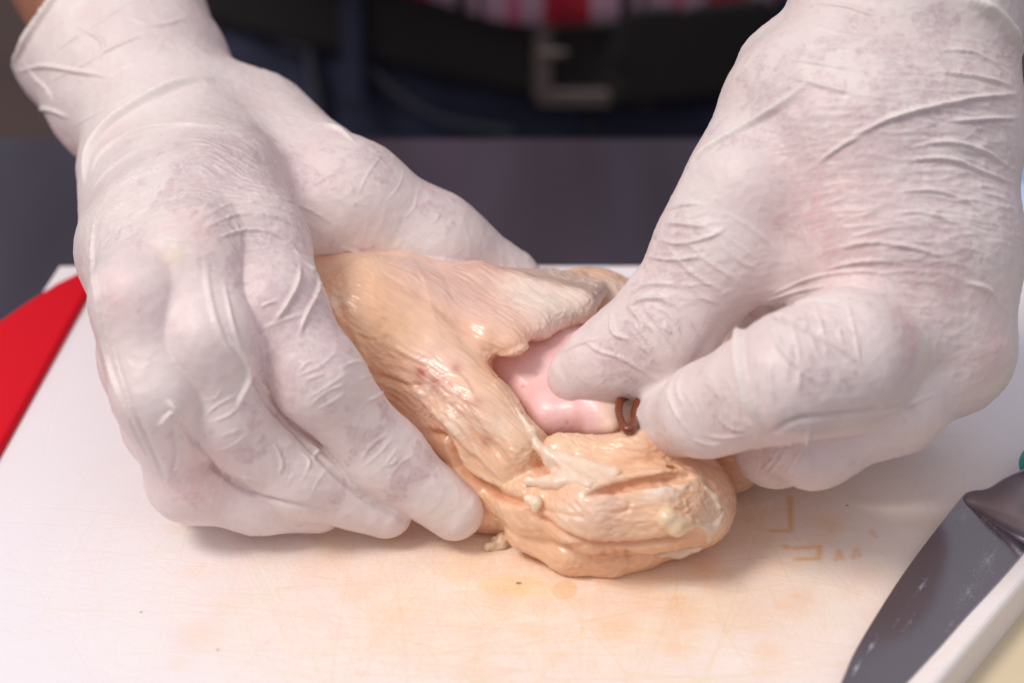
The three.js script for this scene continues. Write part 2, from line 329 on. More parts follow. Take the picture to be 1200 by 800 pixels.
{ // cream plastic sheet below the near right corner of the board
  const t = thing('serving_mat', 'plain cream plastic mat at the near right corner beside the knife', 'mat', [...P(1250, 800, -12)]);
  const q = [[1010, 740], [1420, 560], [1700, 760], [1250, 1010], [960, 960]].map(([x, y]) => { const p = P(x, y, -12); return [p[0], p[2]]; });
  part('sheet', prism(q, -14.9, -11, 0.8), std({ color: lin(0.62, 0.52, 0.36), roughness: 0.6 }), t);
}
{ // pale blue tub behind the right hand
  const c = P(1262, 300, -15), t = thing('plastic_tub', 'pale blue plastic tub on the table behind the right hand', 'tub', c);
  const s = new THREE.Shape(); const W = 62, D = 40, R = 10; s.moveTo(-W + R, -D); s.lineTo(W - R, -D); s.quadraticCurveTo(W, -D, W, -D + R); s.lineTo(W, D - R); s.quadraticCurveTo(W, D, W - R, D); s.lineTo(-W + R, D); s.quadraticCurveTo(-W, D, -W, D - R); s.lineTo(-W, -D + R); s.quadraticCurveTo(-W, -D, -W + R, -D);
  const inn = s.getPoints(8).map((p) => new THREE.Vector2(p.x * 0.95, p.y * 0.93));
  const floorG = new THREE.ExtrudeGeometry(s, { depth: 2, bevelEnabled: false }); const wall = s.clone(); wall.holes.push(new THREE.Path(inn.reverse()));
  const wallG = new THREE.ExtrudeGeometry(wall, { depth: 26, bevelEnabled: true, bevelSize: 0.6, bevelThickness: 0.6, bevelSegments: 2 });
  const m = phy({ color: lin(0.45, 0.58, 0.8), roughness: 0.4 });
  for (const [n, g, y] of [['base', floorG, 0], ['wall', wallG, 2.6]]) { g.rotateX(-PI / 2); g.translate(c[0], c[1] + y, c[2] - 12); part(n, g, m, t); }
}
{ // kitchen knife lying on the board, tip towards the photographer
  const H = 2.6, q = (x, y, h = H) => P(x, y, h), t = thing('kitchen_knife', 'smeared steel kitchen knife lying on the right of the board', 'knife', P(1110, 690, 0));
  const top = [[960, 868], [972, 838], [985, 808], [1000, 773], [1030, 722], [1060, 676], [1095, 629], [1113, 606], [1124, 592], [1132, 583]];
  const bot = [[975, 872], [1000, 856], [1028, 830], [1059, 795], [1100, 751], [1130, 717], [1160, 685], [1182, 661], [1200, 640], [1214, 622]];
  // blade: two ground faces between a spine and an edge
  const A = [], UV = [], I = [], NS = 12; const N = 40;
  const crv = (l) => new THREE.CatmullRomCurve3(l.map(([x, y]) => new THREE.Vector3(...P(x, y, H))), false, 'centripetal').getPoints(N);
  const ct = crv(top), cb = crv(bot);
  for (let side = 0; side < 2; side++) for (let i = 0; i <= N; i++) for (let j = 0; j <= NS; j++) {
    const v = j / NS, th = 1.25 * (1 - v) + 0.16 * v - (v > 0.86 ? (v - 0.86) * 0.6 : 0), p = ct[i].clone().lerp(cb[i], v);
    const tilt = 1.3 - 1.3 * v; A.push(p.x, tilt + 0.45 + (side ? 0 : 2 * max(th, 0.05)), p.z); UV.push(i / N, 1 - v);
  }
  const n1 = (N + 1) * (NS + 1);
  for (let s = 0; s < 2; s++) for (let i = 0; i < N; i++) for (let j = 0; j < NS; j++) { const a = s * n1 + i * (NS + 1) + j, b = a + NS + 1; s ? I.push(a, b, a + 1, b, b + 1, a + 1) : I.push(a, a + 1, b, b, a + 1, b + 1); }
  for (let i = 0; i < N; i++) for (const j of [0, NS]) { const a = i * (NS + 1) + j, b = a + NS + 1, c = a + n1, d = b + n1; j ? I.push(a, c, b, b, c, d) : I.push(a, b, c, b, d, c); }
  const g = new THREE.BufferGeometry(); g.setAttribute('position', new THREE.Float32BufferAttribute(A, 3)); g.setAttribute('uv', new THREE.Float32BufferAttribute(UV, 2)); g.setIndex(I); 
  const gg = g.toNonIndexed(); gg.computeVertexNormals(); g.computeVertexNormals();
  const cv = document.createElement('canvas'), cr = document.createElement('canvas'); cv.width = cr.width = 1024; cv.height = cr.height = 512; const c = cv.getContext('2d'), r = cr.getContext('2d');
  c.fillStyle = 'rgb(146,138,146)'; c.fillRect(0, 0, 1024, 512); r.fillStyle = 'rgb(38,38,38)'; r.fillRect(0, 0, 1024, 512);
  for (let i = 0; i < 500; i++) { const y = rr(0, 512), x = rr(0, 1024), L = rr(30, 240), a = rr(-0.06, 0.06); c.strokeStyle = `rgba(${rnd() < 0.5 ? '90,84,90' : '196,194,204'},${rr(0.02, 0.12)})`; c.lineWidth = rr(0.5, 1.4); c.beginPath(); c.moveTo(x, y); c.lineTo(x + L * sin(a), y + L); c.stroke(); }
  for (let i = 0; i < 26; i++) { const x = rr(0, 1024), y = rr(0, 512), a = rr(0, 6.3), L = rr(40, 160); c.strokeStyle = `rgba(190,186,200,${rr(0.06, 0.3)})`; c.lineWidth = rr(0.6, 1.6); c.beginPath(); c.moveTo(x, y); c.lineTo(x + L * cos(a), y + L * 0.5 * sin(a)); c.stroke(); }
  const smear = (u, v, n, su, sv, s0, ang = 0) => { for (let i = 0; i < n; i++) { const a = rr(-1, 1) * rr(0, 1) * su, b = rr(-1, 1) * rr(0, 1) * sv, x = (u + a * cos(ang) - b * sin(ang)) * 1024, y = (v + a * sin(ang) + b * cos(ang)) * 512, s = rr(0.6, 1) * s0; c.fillStyle = `rgba(${floor(rr(190, 236))},${floor(rr(194, 236))},${floor(rr(206, 246))},${rr(0.06, 0.32)})`; r.fillStyle = `rgba(170,170,170,${rr(0.15, 0.45)})`; for (const k of [c, r]) { k.beginPath(); k.ellipse(x, y, s * rr(0.7, 1.8), s, rr(0, 3), 0, 7); k.fill(); } } };
  smear(0.30, 0.16, 150, 0.035, 0.05, 4.5); smear(0.37, 0.2, 70, 0.03, 0.05, 4); smear(0.55, 0.3, 60, 0.035, 0.05, 3.5); smear(0.45, 0.3, 20, 0.05, 0.02, 2.5); smear(0.46, 0.46, 24, 0.03, 0.04, 3);
  smear(0.75, 0.74, 300, 0.1, 0.17, 3.6, 0.2); smear(0.62, 0.82, 180, 0.08, 0.12, 3); smear(0.86, 0.55, 160, 0.06, 0.25, 2.6); smear(0.82, 0.16, 220, 0.12, 0.12, 3); smear(0.52, 0.93, 60, 0.05, 0.05, 2.6); smear(0.9, 0.4, 120, 0.05, 0.2, 3);
  const map = new THREE.CanvasTexture(cv); map.colorSpace = THREE.SRGBColorSpace; const rough = new THREE.CanvasTexture(cr); map.anisotropy = rough.anisotropy = 8;
  part('blade', gg, std({ map, roughnessMap: rough, roughness: 1, metalness: 0.92, side: THREE.DoubleSide }), t);
  // bolster and handle run off to the right
  const steel = std({ color: lin(0.34, 0.32, 0.36), metalness: 0.92, roughness: 0.3 });
  const bol = U(8, cone(P(1136, 590, 2.6), P(1222, 632, 2.6), 1.2, 2.6), cone(P(1148, 587, 3), P(1240, 612, 5), 1.5, 6), cone(P(1190, 586, 4), P(1262, 570, 7), 4, 8), cone(P(1204, 579, 5), P(1250, 565, 7), 4.4, 8));
  part('bolster', meshOf(bol, 0.8), steel, t);
  part('collar', meshOf(cone(P(1142, 588, 3.0), P(1216, 619, 4.6), 0.5, 1.5), 0.5), std({ color: lin(0.4, 0.3, 0.2), metalness: 0.9, roughness: 0.35 }), t, 'brassy band across the knife bolster');
  const hd = U(5, cone(P(1217, 543, 7), P(1330, 492, 8.5), 5, 10.5), cone(P(1330, 492, 8.5), P(1410, 415, 8.5), 10.5, 9), cone(P(1410, 415, 8.5), P(1450, 372, 8.5), 9, 11));
  part('handle', meshOf(hd, 1.2), phy({ color: lin(0.02, 0.42, 0.38), roughness: 0.45 }), t, 'teal plastic knife handle');
}
// ------------------------------------------------------------------ the chicken breast
const quad = (r, a, b, c, d) => U(1.5, slab(P(...a), P(...b), P(...c), r), slab(P(...a), P(...c), P(...d), r));
const chickenAt = P(640, 600, 0);
const chicken = thing('chicken_breast', 'raw chicken breast slit open and stuffed, held by both gloved hands on the board', 'chicken', chickenAt);
let meat;
{
  const upper = U(9, // thick left body under the palm
    chain(8, [440, 392, 38, 18.5], [495, 390, 38, 15.5], [522, 386, 38, 11.5]),
    chain(8, [385, 345, 40, 7], [430, 372, 42, 14]), slab(P(371, 318, 46), P(470, 320, 48), P(425, 400, 42), 3.6),
    chain(6, [470, 330, 44, 5], [560, 340, 44, 6], [640, 352, 41, 5]),
    []);
  const flap = U(3, quad(4.6, [470, 338, 47], [596, 338, 46], [676, 360, 42], [566, 396, 43]),
    quad(3.6, [520, 350, 46], [640, 350, 44], [626, 384, 42], [592, 404, 42]), quad(3.2, [540, 370, 44], [600, 380, 43], [600, 406, 41.5], [572, 405, 42]));
  const bridge = U(3, slab(P(560, 328, 46), P(688, 352, 41), P(706, 336, 27), 3), slab(P(560, 328, 46), P(706, 336, 27), P(625, 326, 31), 3.2));
  const lips = U(5,
    chain(6, [440, 398, 36, 15], [500, 440, 30, 13.5], [556, 500, 24, 10.8], [608, 546, 19, 9.5]),
    chain(5, [520, 430, 36, 10.5], [560, 482, 31, 8.6], [604, 526, 26, 7.4]));
  const band = chain(5, [466, 428, 27, 10], [517, 482, 22, 10], [568, 542, 16, 9], [618, 576, 13, 7.5]); // lower rim of the near wall
  const floorLobe = U(6,
    slab(P(655, 530, 28), P(752, 534, 28), P(700, 562, 24), 4.5), slab(P(752, 534, 28), P(788, 556, 23), P(700, 562, 24), 4.5), slab(P(752, 534, 28), P(826, 558, 19), P(788, 556, 23), 4.5),
    chain(6, [640, 520, 17, 9], [720, 525, 17, 10], [800, 535, 14, 9]));
  const front = U(5,
    chain(6, [592, 580, 12, 6.5], [634, 590, 15, 8], [700, 597, 19, 9.4], [770, 594, 19, 10], [812, 588, 17, 9.6]),
    chain(5, [800, 560, 16, 9], [822, 590, 13, 8], [818, 612, 10, 7]));
  const under = U(4, chain(5, [520, 530, 12, 10], [575, 580, 8, 9], [632, 600, 6, 7]), chain(4, [618, 622, 7, 5.5], [672, 641, 6, 6], [715, 645, 5, 5.8], [752, 642, 5, 4.5], [800, 630, 6, 5]));
  const back = U(6, chain(6, [640, 362, 22, 10], [700, 362, 22, 10], [745, 372, 20, 9]), chain(6, [640, 420, 12, 10], [760, 430, 12, 10], [838, 480, 10, 10], [862, 545, 9, 6.5]));
  meat = U(1.0, U(3.5, U(7, upper, lips), flap, bridge), band, floorLobe, front, under, back);
  // slits and creases
  const cut = (w, ...n) => chain(1, ...n.map(([x, y, h]) => [x, y, h, w]));
  const seat = U(5, cut(2.4, [586, 430, 37.5], [628, 424, 35]), cut(7, [628, 430, 34], [668, 462, 33], [730, 486, 32]), cut(6, [655, 395, 32], [700, 395, 33]));
  meat = minus(3, meat, seat);
  const deep = (x, y, w) => { const p = hit(meat, x, y), g = GRAD(meat, ...p); return [add(p, mul(g, -0.4)), w]; };
  const sp = [deep(690, 580, 0.4), deep(720, 573, 0.9), deep(748, 566, 1.1), deep(772, 563, 1.5), deep(790, 561, 2.0), deep(808, 558, 0.9)];
  const split = U(1, sp.slice(1).map((b, i) => cone(sp[i][0], b[0], sp[i][1], b[1])), cone(add(sp[4][0], [0, -1, -5]), add(sp[3][0], [0, -1, -5]), 1.6, 1.2));
  meat = minus(1.2, meat, split);
  const along = (a, b, c, d) => unit(sub(hit(meat, c, d), hit(meat, a, b)));
  const D1 = along(405, 335, 500, 400), D2 = along(665, 535, 760, 548), D3 = along(520, 470, 600, 550);
  const fib = (p, d, f, s) => { const a = dot(p, d), w = 1.2 * noise(p[0] * 0.12, p[1] * 0.12, p[2] * 0.12); const q = [p[0] - d[0] * a * s, p[1] - d[1] * a * s, p[2] - d[2] * a * s]; return noise(q[0] * f + w, q[1] * f + w * 0.7, q[2] * f); };
  const ft = features(meat, [
    [1.3, -2.0, 690, 579, 720, 573, 750, 565, 785, 561, 812, 558], [1.6, 0.7, 686, 570, 720, 563, 755, 555, 800, 551], [1.2, -1.8, 612, 592, 637, 612, 689, 637, 740, 638, 791, 631, 826, 624], [1.2, -2.2, 500, 508, 520, 514, 545, 554, 597, 585, 634, 592], [2.2, -1.3, 493, 448, 530, 478, 568, 518, 618, 562],
    [1.6, 0.8, 530, 515, 556, 550, 600, 574], [1.0, -0.7, 725, 640, 738, 650, 742, 662], [0.9, 0.6, 577, 412, 590, 416, 612, 408, 630, 396], 
    [1.2, 0.5, 440, 425, 480, 450, 505, 480, 545, 520, 590, 562], [0.7, 0.45, 492, 440, 520, 462, 548, 492, 575, 530, 600, 562], [0.6, -0.6, 487, 446, 512, 468, 540, 505, 562, 540],
    [0.6, -0.5, 520, 455, 552, 480, 580, 520, 600, 555], [0.9, -0.8, 430, 432, 455, 445, 480, 452, 520, 448],
    [0.6, -0.7, 715, 602, 735, 598, 738, 588], [0.5, -0.5, 600, 590, 650, 600, 690, 608],
    [1.3, -0.9, 640, 640, 690, 640, 740, 642], [0.8, -0.6, 700, 655, 716, 642, 728, 655], [1.4, 0.7, 770, 566, 810, 560, 840, 566], [1.0, -0.7, 820, 562, 838, 575, 846, 596],
    [1.2, 0.6, 372, 335, 392, 362, 418, 400, 430, 432], [1.0, -0.6, 392, 345, 405, 380, 424, 415], [1.4, -0.6, 460, 330, 500, 350, 540, 380, 585, 400]]);
  const pink = blots(meat, [[16, 1, 560, 325], [16, 1, 620, 345], [12, 0.8, 500, 318], [14, 0.7, 665, 345], [9, 0.55, 495, 455], [8, 0.5, 520, 425], [9, 0.5, 620, 470], [10, 0.4, 700, 590], [8, 0.45, 545, 480]]);
  const orange = blots(meat, [[15, 0.9, 410, 360], [14, 0.7, 440, 420], [13, 0.6, 480, 470], [10, 0.5, 600, 400], [12, 0.5, 760, 625], [10, 0.6, 800, 545], [10, 0.5, 740, 562]]);
  const fatty = blots(meat, [[5, 0.5, 590, 500], [4, 0.9, 780, 572], [5, 0.7, 835, 600], [4, 0.7, 530, 495], [3, 0.7, 395, 350], [4, 0.7, 660, 350], [7, 1.4, 640, 352], [6, 1.2, 615, 343], [5, 1.2, 675, 350], [4, 1.0, 650, 372]]);
  const white = features(meat, [[0.6, 1, 487, 444, 520, 466, 556, 504, 604, 556], [0.4, 1, 500, 440, 535, 466, 575, 520, 606, 548], [0.5, 0.9, 494, 452, 530, 484, 560, 530, 592, 566], [0.35, 0.8, 545, 470, 570, 500, 590, 530], [1.2, 0.8, 602, 478, 622, 506, 634, 526], [0.6, 0.7, 640, 608, 690, 606, 735, 598], [0.5, 0.8, 648, 600, 700, 594, 738, 588], [1.2, 0.8, 628, 392, 650, 372, 690, 352], [1.6, 0.6, 604, 340, 640, 352, 690, 350], [0.7, 0.8, 446, 306, 470, 312, 488, 322], [0.5, 0.7, 470, 306, 492, 320], [1.4, 0.7, 745, 588, 780, 572, 822, 570], [1.0, 0.6, 420, 436, 440, 460, 470, 490], [1.0, 0.8, 640, 545, 690, 560, 730, 553], [0.8, 0.6, 578, 414, 600, 416, 630, 396]]);  // pale sinew and membrane lines, plus gloss highlights painted along the front lobe
  const veins = features(meat, [[0.5, 1, 492, 437, 512, 448, 530, 462], [0.4, 0.9, 515, 440, 530, 452, 545, 470, 560, 492, 575, 516], [0.4, 0.8, 530, 430, 548, 448, 560, 470], [0.5, 0.5, 640, 420, 660, 440]]);
  const grey = blots(meat, [[12, 1, 650, 322], [12, 1, 700, 335], [9, 1, 735, 345]]);
  const red = blots(meat, [[1.8, 1.1, 493, 437], [1.6, 0.7, 535, 432], [1.5, 0.8, 568, 517], [2.4, 0.6, 512, 448], [1.3, 0.6, 560, 470]]);
  const disp = (p, n) => {
    const wTop = sstep(0.5, 0.85, n[1]), d = p[0] > 20 ? D2 : p[1] < 30 ? D3 : D1;
    let s = 0.22 * fib(p, d, 0.9, 0.9) + 0.27 * fib(p, d, 1.7, 0.93) + 0.26 * noise(p[0] * 0.2, p[1] * 0.2, p[2] * 0.2) + 0.8 * noise(p[0] * 0.08 + 4, p[1] * 0.08, p[2] * 0.08);
    s = s * (1 - 0.55 * wTop * (p[1] > 40 ? 1 : 0)) + 0.035 * noise(p[0] * 2.6, p[1] * 2.6, p[2] * 2.6);
    return s + ft(p);
  };
  const col = (p, n, ds) => {
    let c = [0.968, 0.615, 0.395];
    const a = fbm(p[0] * 0.06, p[1] * 0.06, p[2] * 0.06, 4), b = fbm(p[0] * 0.5, p[1] * 0.5, p[2] * 0.5, 3), d = p[0] > 20 ? D2 : p[1] < 30 ? D3 : D1, f = fib(p, d, 0.9, 0.85);
    c = lerp3(c, [0.965, 0.67, 0.45], clamp(0.4 + a * 1.3)); 
    const o = clamp(orange(p)); c = lerp3(c, [0.955, 0.58, 0.33], o * 0.5);
    const k = clamp(pink(p)); c = lerp3(c, [0.95, 0.66, 0.57], k * 0.85); c = lerp3(c, [0.82, 0.70, 0.63], clamp(grey(p)) * 0.8);
    c = lerp3(c, [0.98, 0.86, 0.74], clamp(fatty(p) * (1 + b * 1.5)) * 0.7);
    c = lerp3(c, [0.98, 0.86, 0.74], clamp(white(p) * (0.75 + b)) * 0.8); c = lerp3(c, [0.66, 0.27, 0.2], clamp(veins(p)) * 0.6);
    c = lerp3(c, [0.42, 0.06, 0.04], clamp(red(p)) * 0.7);
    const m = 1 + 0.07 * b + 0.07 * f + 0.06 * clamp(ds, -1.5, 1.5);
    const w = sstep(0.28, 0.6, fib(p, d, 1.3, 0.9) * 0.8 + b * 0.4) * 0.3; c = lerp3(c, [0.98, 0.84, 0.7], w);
    const dd = clamp(ds, -2, 0.6); return [min(0.98, c[0] * m), min(0.95, c[1] * m * (1 + 0.09 * dd)), min(0.93, c[2] * m * (1 + 0.15 * dd))];  // creases painted darker and redder, imitating light scattered inside the meat
  };
  const wet = phy({ vertexColors: true, roughness: 0.44, clearcoat: 0.7, clearcoatRoughness: 0.18, specularIntensity: 0.8, transmission: 0.26, thickness: 0 });
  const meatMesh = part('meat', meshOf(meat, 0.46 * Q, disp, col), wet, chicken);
  // white fat and sinew lying on the meat
  const fatM = phy({ vertexColors: true, roughness: 0.42, clearcoat: 0.6, clearcoatRoughness: 0.2, transmission: 0.35, thickness: 0 });
  const on = (r, k, lift, ...n) => { const q = n.map(([x, y, w]) => { const p = hit(meat, x, y) || P(x, y, 20); const g = GRAD(meat, ...p); return [add(p, mul(g, lift)), w || r]; }); return q.length === 1 ? cone(q[0][0], add(q[0][0], [0.1, 0, 0]), q[0][1], q[0][1]) : U(k, q.slice(1).map((b, i) => cone(q[i][0], b[0], q[i][1], b[1]))); };
  const core = hit(meat, 660, 560);
  const fatCol = (base) => (p, n, ds) => { if (base[3]) base = lerp3([0.97, 0.90, 0.78], [0.95, 0.74, 0.56], sstep(2.5, 10, len(sub(p, core)))); const a = fbm(p[0] * 0.5, p[1] * 0.5, p[2] * 0.5, 3); return mul(lerp3(base, [0.97, 0.89, 0.76], clamp(0.5 + a) * 0.8), 1 + ds * 0.15); };
  const fatDisp = (p) => 0.25 * noise(p[0] * 0.4, p[1] * 0.4, p[2] * 0.4) + 0.06 * noise(p[0] * 1.6, p[1] * 1.6, p[2] * 1.6);
  const fat = (name, m, base = [0.78, 0.68, 0.54], label) => part(name, meshOf(m, 0.4 * Q, fatDisp, fatCol(base)), fatM, chicken, label);
  fat('sinew', U(2.2, on(1.6, 2, 0.0, [604, 478, 0.4], [622, 505, 0.8], [630, 522, 0.9], [644, 540, 1.1], [656, 554, 1.9]), on(1.2, 2, 0.1, [640, 528, 1.2], [680, 540, 0.9], [725, 553, 0.5]), on(1, 2, -0.3, [660, 560, 2.1], [690, 568, 0.9], [722, 557, 0.5]), slab(hit(meat, 640, 530), hit(meat, 690, 566), hit(meat, 720, 554), 0.6), on(1, 2, 0.2, [655, 566, 1.8], [640, 566, 1.3], [619, 564, 1.2])), [0.88, 0.71, 0.52, 1], 'white sinew and fat joining the two lips of the slit');
  fat('fat', on(1.4, 1, 0.8, [621, 585, 1.2], [630, 589, 1.4], [628, 596, 0.8]), [0.95, 0.80, 0.62]);
  fat('fat', U(1.6, on(2, 1, 0.3, [782, 606, 2.8], [792, 614, 2.8], [802, 612, 2.2]), on(1.2, 1, 0.1, [792, 612, 1.6], [814, 612, 1.2])), [0.95, 0.74, 0.44]);
  fat('fat', U(1.6, on(1.2, 1, -0.2, [816, 612, 0.9], [828, 617, 1.4], [838, 614, 1.5], [848, 600, 0.8]), on(1, 1, 0, [832, 620, 1.6], [830, 632, 0.8])), [0.95, 0.80, 0.62]);
  fat('fat', on(1.2, 1, 0, [826, 572, 0.7], [838, 582, 0.9], [842, 594, 0.7]), [0.95, 0.80, 0.62]);
  fat('fat', on(1.6, 2, -0.2, [776, 650, 0.9], [796, 646, 1.6], [818, 642, 1.0]), [0.96, 0.84, 0.68]);
  // pale skin folded over the lip of the flap
  const mem = U(2,  slab(P(692, 350, 43), P(668, 368, 42), P(676, 404, 33), 1.0), slab(P(692, 350, 43), P(676, 404, 33), P(697, 380, 34), 1.0));
  const memD = (p) => 0.6 * noise(p[0] * 0.2, p[1] * 0.2, p[2] * 0.2) + 0.25 * noise(p[0] * 0.7, p[1] * 0.7, p[2] * 0.7);
  part('membrane', meshOf(mem, 0.5 * Q, memD, (p, n, ds) => mul(lerp3([0.72, 0.52, 0.44], [0.82, 0.74, 0.68], clamp(0.55 + 1.4 * fbm(p[0] * 0.25, p[1] * 0.25, p[2] * 0.25, 4))), 1)), wet, chicken, 'whitish membrane along the edge of the top flap');
}
{ // the slice of ham being pushed into the slit
  const t = thing('ham_slice', 'rolled pink slice of ham with a brown rind, pushed into the chicken by the thumb', 'ham', P(690, 470, 30));
  const h = U(8, slab(P(594, 430, 31), P(650, 402, 33), P(716, 452, 31.5), 4), slab(P(594, 430, 31), P(716, 452, 31.5), P(646, 486, 27), 4), slab(P(716, 452, 31.5), P(706, 488, 29), P(646, 486, 27), 4), cone(P(706, 482, 30), P(737, 484, 30.5), 4.2, 3), chain(5, [626, 412, 30, 7], [672, 418, 29, 8], [720, 440, 28, 8]));
  const hm = U(3, h, slab(P(690, 470, 33), P(718, 472, 33), P(717, 500, 29.5), 1.3), slab(P(690, 470, 33), P(717, 500, 29.5), P(695, 502, 28), 1.3));
  const m = phy({ vertexColors: true, roughness: 0.42, clearcoat: 0.35, clearcoatRoughness: 0.3 });
  const sp = blots(hm, [[0.5, 1, 613, 452], [0.6, 0.8, 628, 438], [0.6, 0.9, 664, 494], [2.5, 0.4, 676, 490]]);
  part('slice', meshOf(hm, 0.5 * Q, (p) => 0.2 * noise(p[0] * 0.15, p[1] * 0.15, p[2] * 0.15) + 0.05 * noise(p[0] * 1.1, p[1] * 1.1, p[2] * 1.1), (p) => { const u = sstep(P(690, 480, 30)[0], P(716, 480, 30)[0], p[0]); const a = fbm(p[0] * 0.3, p[1] * 0.3, p[2] * 0.3); let c = lerp3([0.80, 0.505, 0.49], [0.86, 0.62, 0.49], u); c = lerp3(c, [0.55, 0.16, 0.13], clamp(sp(p)) * 0.6); return mul(c, 1 + a * 0.12); }), m, t);
  // the rind: a curled ribbon of finite thickness
  const cl = [[737, 464, 36.5], [729, 466, 36.5], [725, 478, 36], [727, 492, 36], [733, 502, 36], [739, 503, 36], [743, 496, 36], [744, 483, 35.5], [749, 468, 36.5]];
  const cr = new THREE.CatmullRomCurve3(cl.map((q) => new THREE.Vector3(...P(...q)))).getPoints(30).map((v) => v.toArray());
  const rind = U(0.8, cr.slice(1).map((b, i) => { const A = cr[i], Bq = b, w = [0.1, -0.8, -1.2]; return [slab(A, Bq, add(Bq, w), 0.66), slab(A, add(Bq, w), add(A, w), 0.66)]; }));
  part('rind', meshOf(rind, 0.26 * Q, (p) => 0.07 * noise(p[0] * 0.8, p[1] * 0.8, p[2] * 0.8), (p) => mul([0.17, 0.032, 0.005], 1 + 0.6 * fbm(p[0] * 0.7, p[1] * 0.7, p[2] * 0.7))), phy({ vertexColors: true, roughness: 0.3, clearcoat: 0.7 }), t, 'curled reddish brown rind at the end of the ham');
}
{ // a shred of meat left on the board
  const t = thing('meat_scrap', 'small pale shred of chicken on the board below the left index finger', 'meat scrap', P(584, 637, 0));
  const s = U(2, cone(P(572, 641, 0.8), P(588, 634, 1.2), 1.2, 1.8), cone(P(588, 634, 1.2), P(600, 628, 1), 1.6, 0.8), cone(P(590, 634, 0.6), P(620, 632, 0.3), 1, 0.8));
  part('shred', meshOf(s, 0.35 * Q, (p) => 0.5 * noise(p[0] * 0.6, p[1] * 0.6, p[2] * 0.6), () => [0.76, 0.58, 0.40]), phy({ vertexColors: true, roughness: 0.4, clearcoat: 0.4 }), t);
}
// ------------------------------------------------------------------ the person: gloves first
const person = thing('person', 'person in white latex gloves, checked shirt and jeans, pressing open a chicken breast', 'person', [0, -900, -400]);
const gloveM = phy({ vertexColors: true, roughness: 0.43, specularIntensity: 0.6, transmission: 0.3, thickness: 0 });
const gloveCol = (o) => (p, n, ds) => {
  const q = fbm(p[0] * 0.05 + 9, p[1] * 0.05, p[2] * 0.05, 4), f = fbm(p[0] * 0.4, p[1] * 0.4, p[2] * 0.4, 4), g = fbm(p[0] * 0.14 - 3, p[1] * 0.14, p[2] * 0.14 + 8, 5);
  const fine = noise(p[0] * 1.5, p[1] * 1.5, p[2] * 1.5), fil = 1 - abs(aniso(p, o.dir, 0.75, 0.45)) * 3.2, fil2 = 1 - abs(noise(p[0] * 0.8 + 5, p[1] * 0.8, p[2] * 0.8)) * 4;
  let c = lerp3([0.92, 0.84, 0.825], [0.885, 0.76, 0.755], clamp(0.5 + q * 1.8));
  const cl = o.cling ? clamp(o.cling(p)) : 0.3; // where wet latex clings to the skin it turns a darker mauve with ragged edges
  const edge = sstep(0.0, 0.09, g * 0.85 + f * 0.4 + cl * 0.66 - 0.32), veil = clamp(cl * 0.9 + g * 0.5) * 0.5;
  c = lerp3(c, [0.80, 0.62, 0.62], veil * (0.7 + f));
  c = lerp3(c, [0.71, 0.54, 0.57], clamp(edge * 0.85 * (0.8 + 0.7 * f)));
  c = lerp3(c, [0.91, 0.85, 0.84], (edge * 0.6 + 0.15) * clamp(max(fil, fil2)) * clamp(0.6 + g));
  if (o.pink) { const k = o.pink(p); c = lerp3(c, k > 0 ? [0.84, 0.57, 0.56] : [0.91, 0.78, 0.64], clamp(abs(k)) * 0.9 * clamp(0.7 + f * 1.4)); }
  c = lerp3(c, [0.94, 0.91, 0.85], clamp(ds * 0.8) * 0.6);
  return mul(c, 1 + 0.05 * f + 0.04 * fine + 0.14 * clamp(ds, -1, 0));  // creases darkened in the colour, standing in for occlusion shade
};
// short folds across a finger joint: centre, direction of the finger, half width, how many, spread along the finger (picture units)
const arcs = (x, y, dx, dy, hw, n, spread, w = 0.5, h = 0.5) => { const l = hypot(dx, dy), ux = dx / l, uy = dy / l, out = []; for (let i = 0; i < n; i++) { const s = (n > 1 ? i / (n - 1) - 0.5 : 0) * spread + rr(-3, 3), a = rr(-1, -0.1) * hw, b = rr(0.1, 1) * hw, k = rr(-5, 5), c = [[a, rr(-4, 4)], [(a + b) / 2, k], [b, rr(-4, 4)]]; out.push([w * rr(0.8, 1.3), h * rr(0.5, 1.2), ...c.flatMap(([t, e]) => [x + ux * (s + e) - uy * t, y + uy * (s + e) + ux * t])]); } return out; };
const aniso = (p, d, f, sq) => { const a = dot(p, d); const q = [p[0] * sq + d[0] * a * (1 - sq), p[1] * sq + d[1] * a * (1 - sq), p[2] * sq + d[2] * a * (1 - sq)]; return noise(q[0] * f, q[1] * f, q[2] * f); };
const slim = (l) => l.map(([w, h, ...q]) => (h > 0 ? [w * 0.74, h * 1.2, ...q] : [w, h, ...q]));
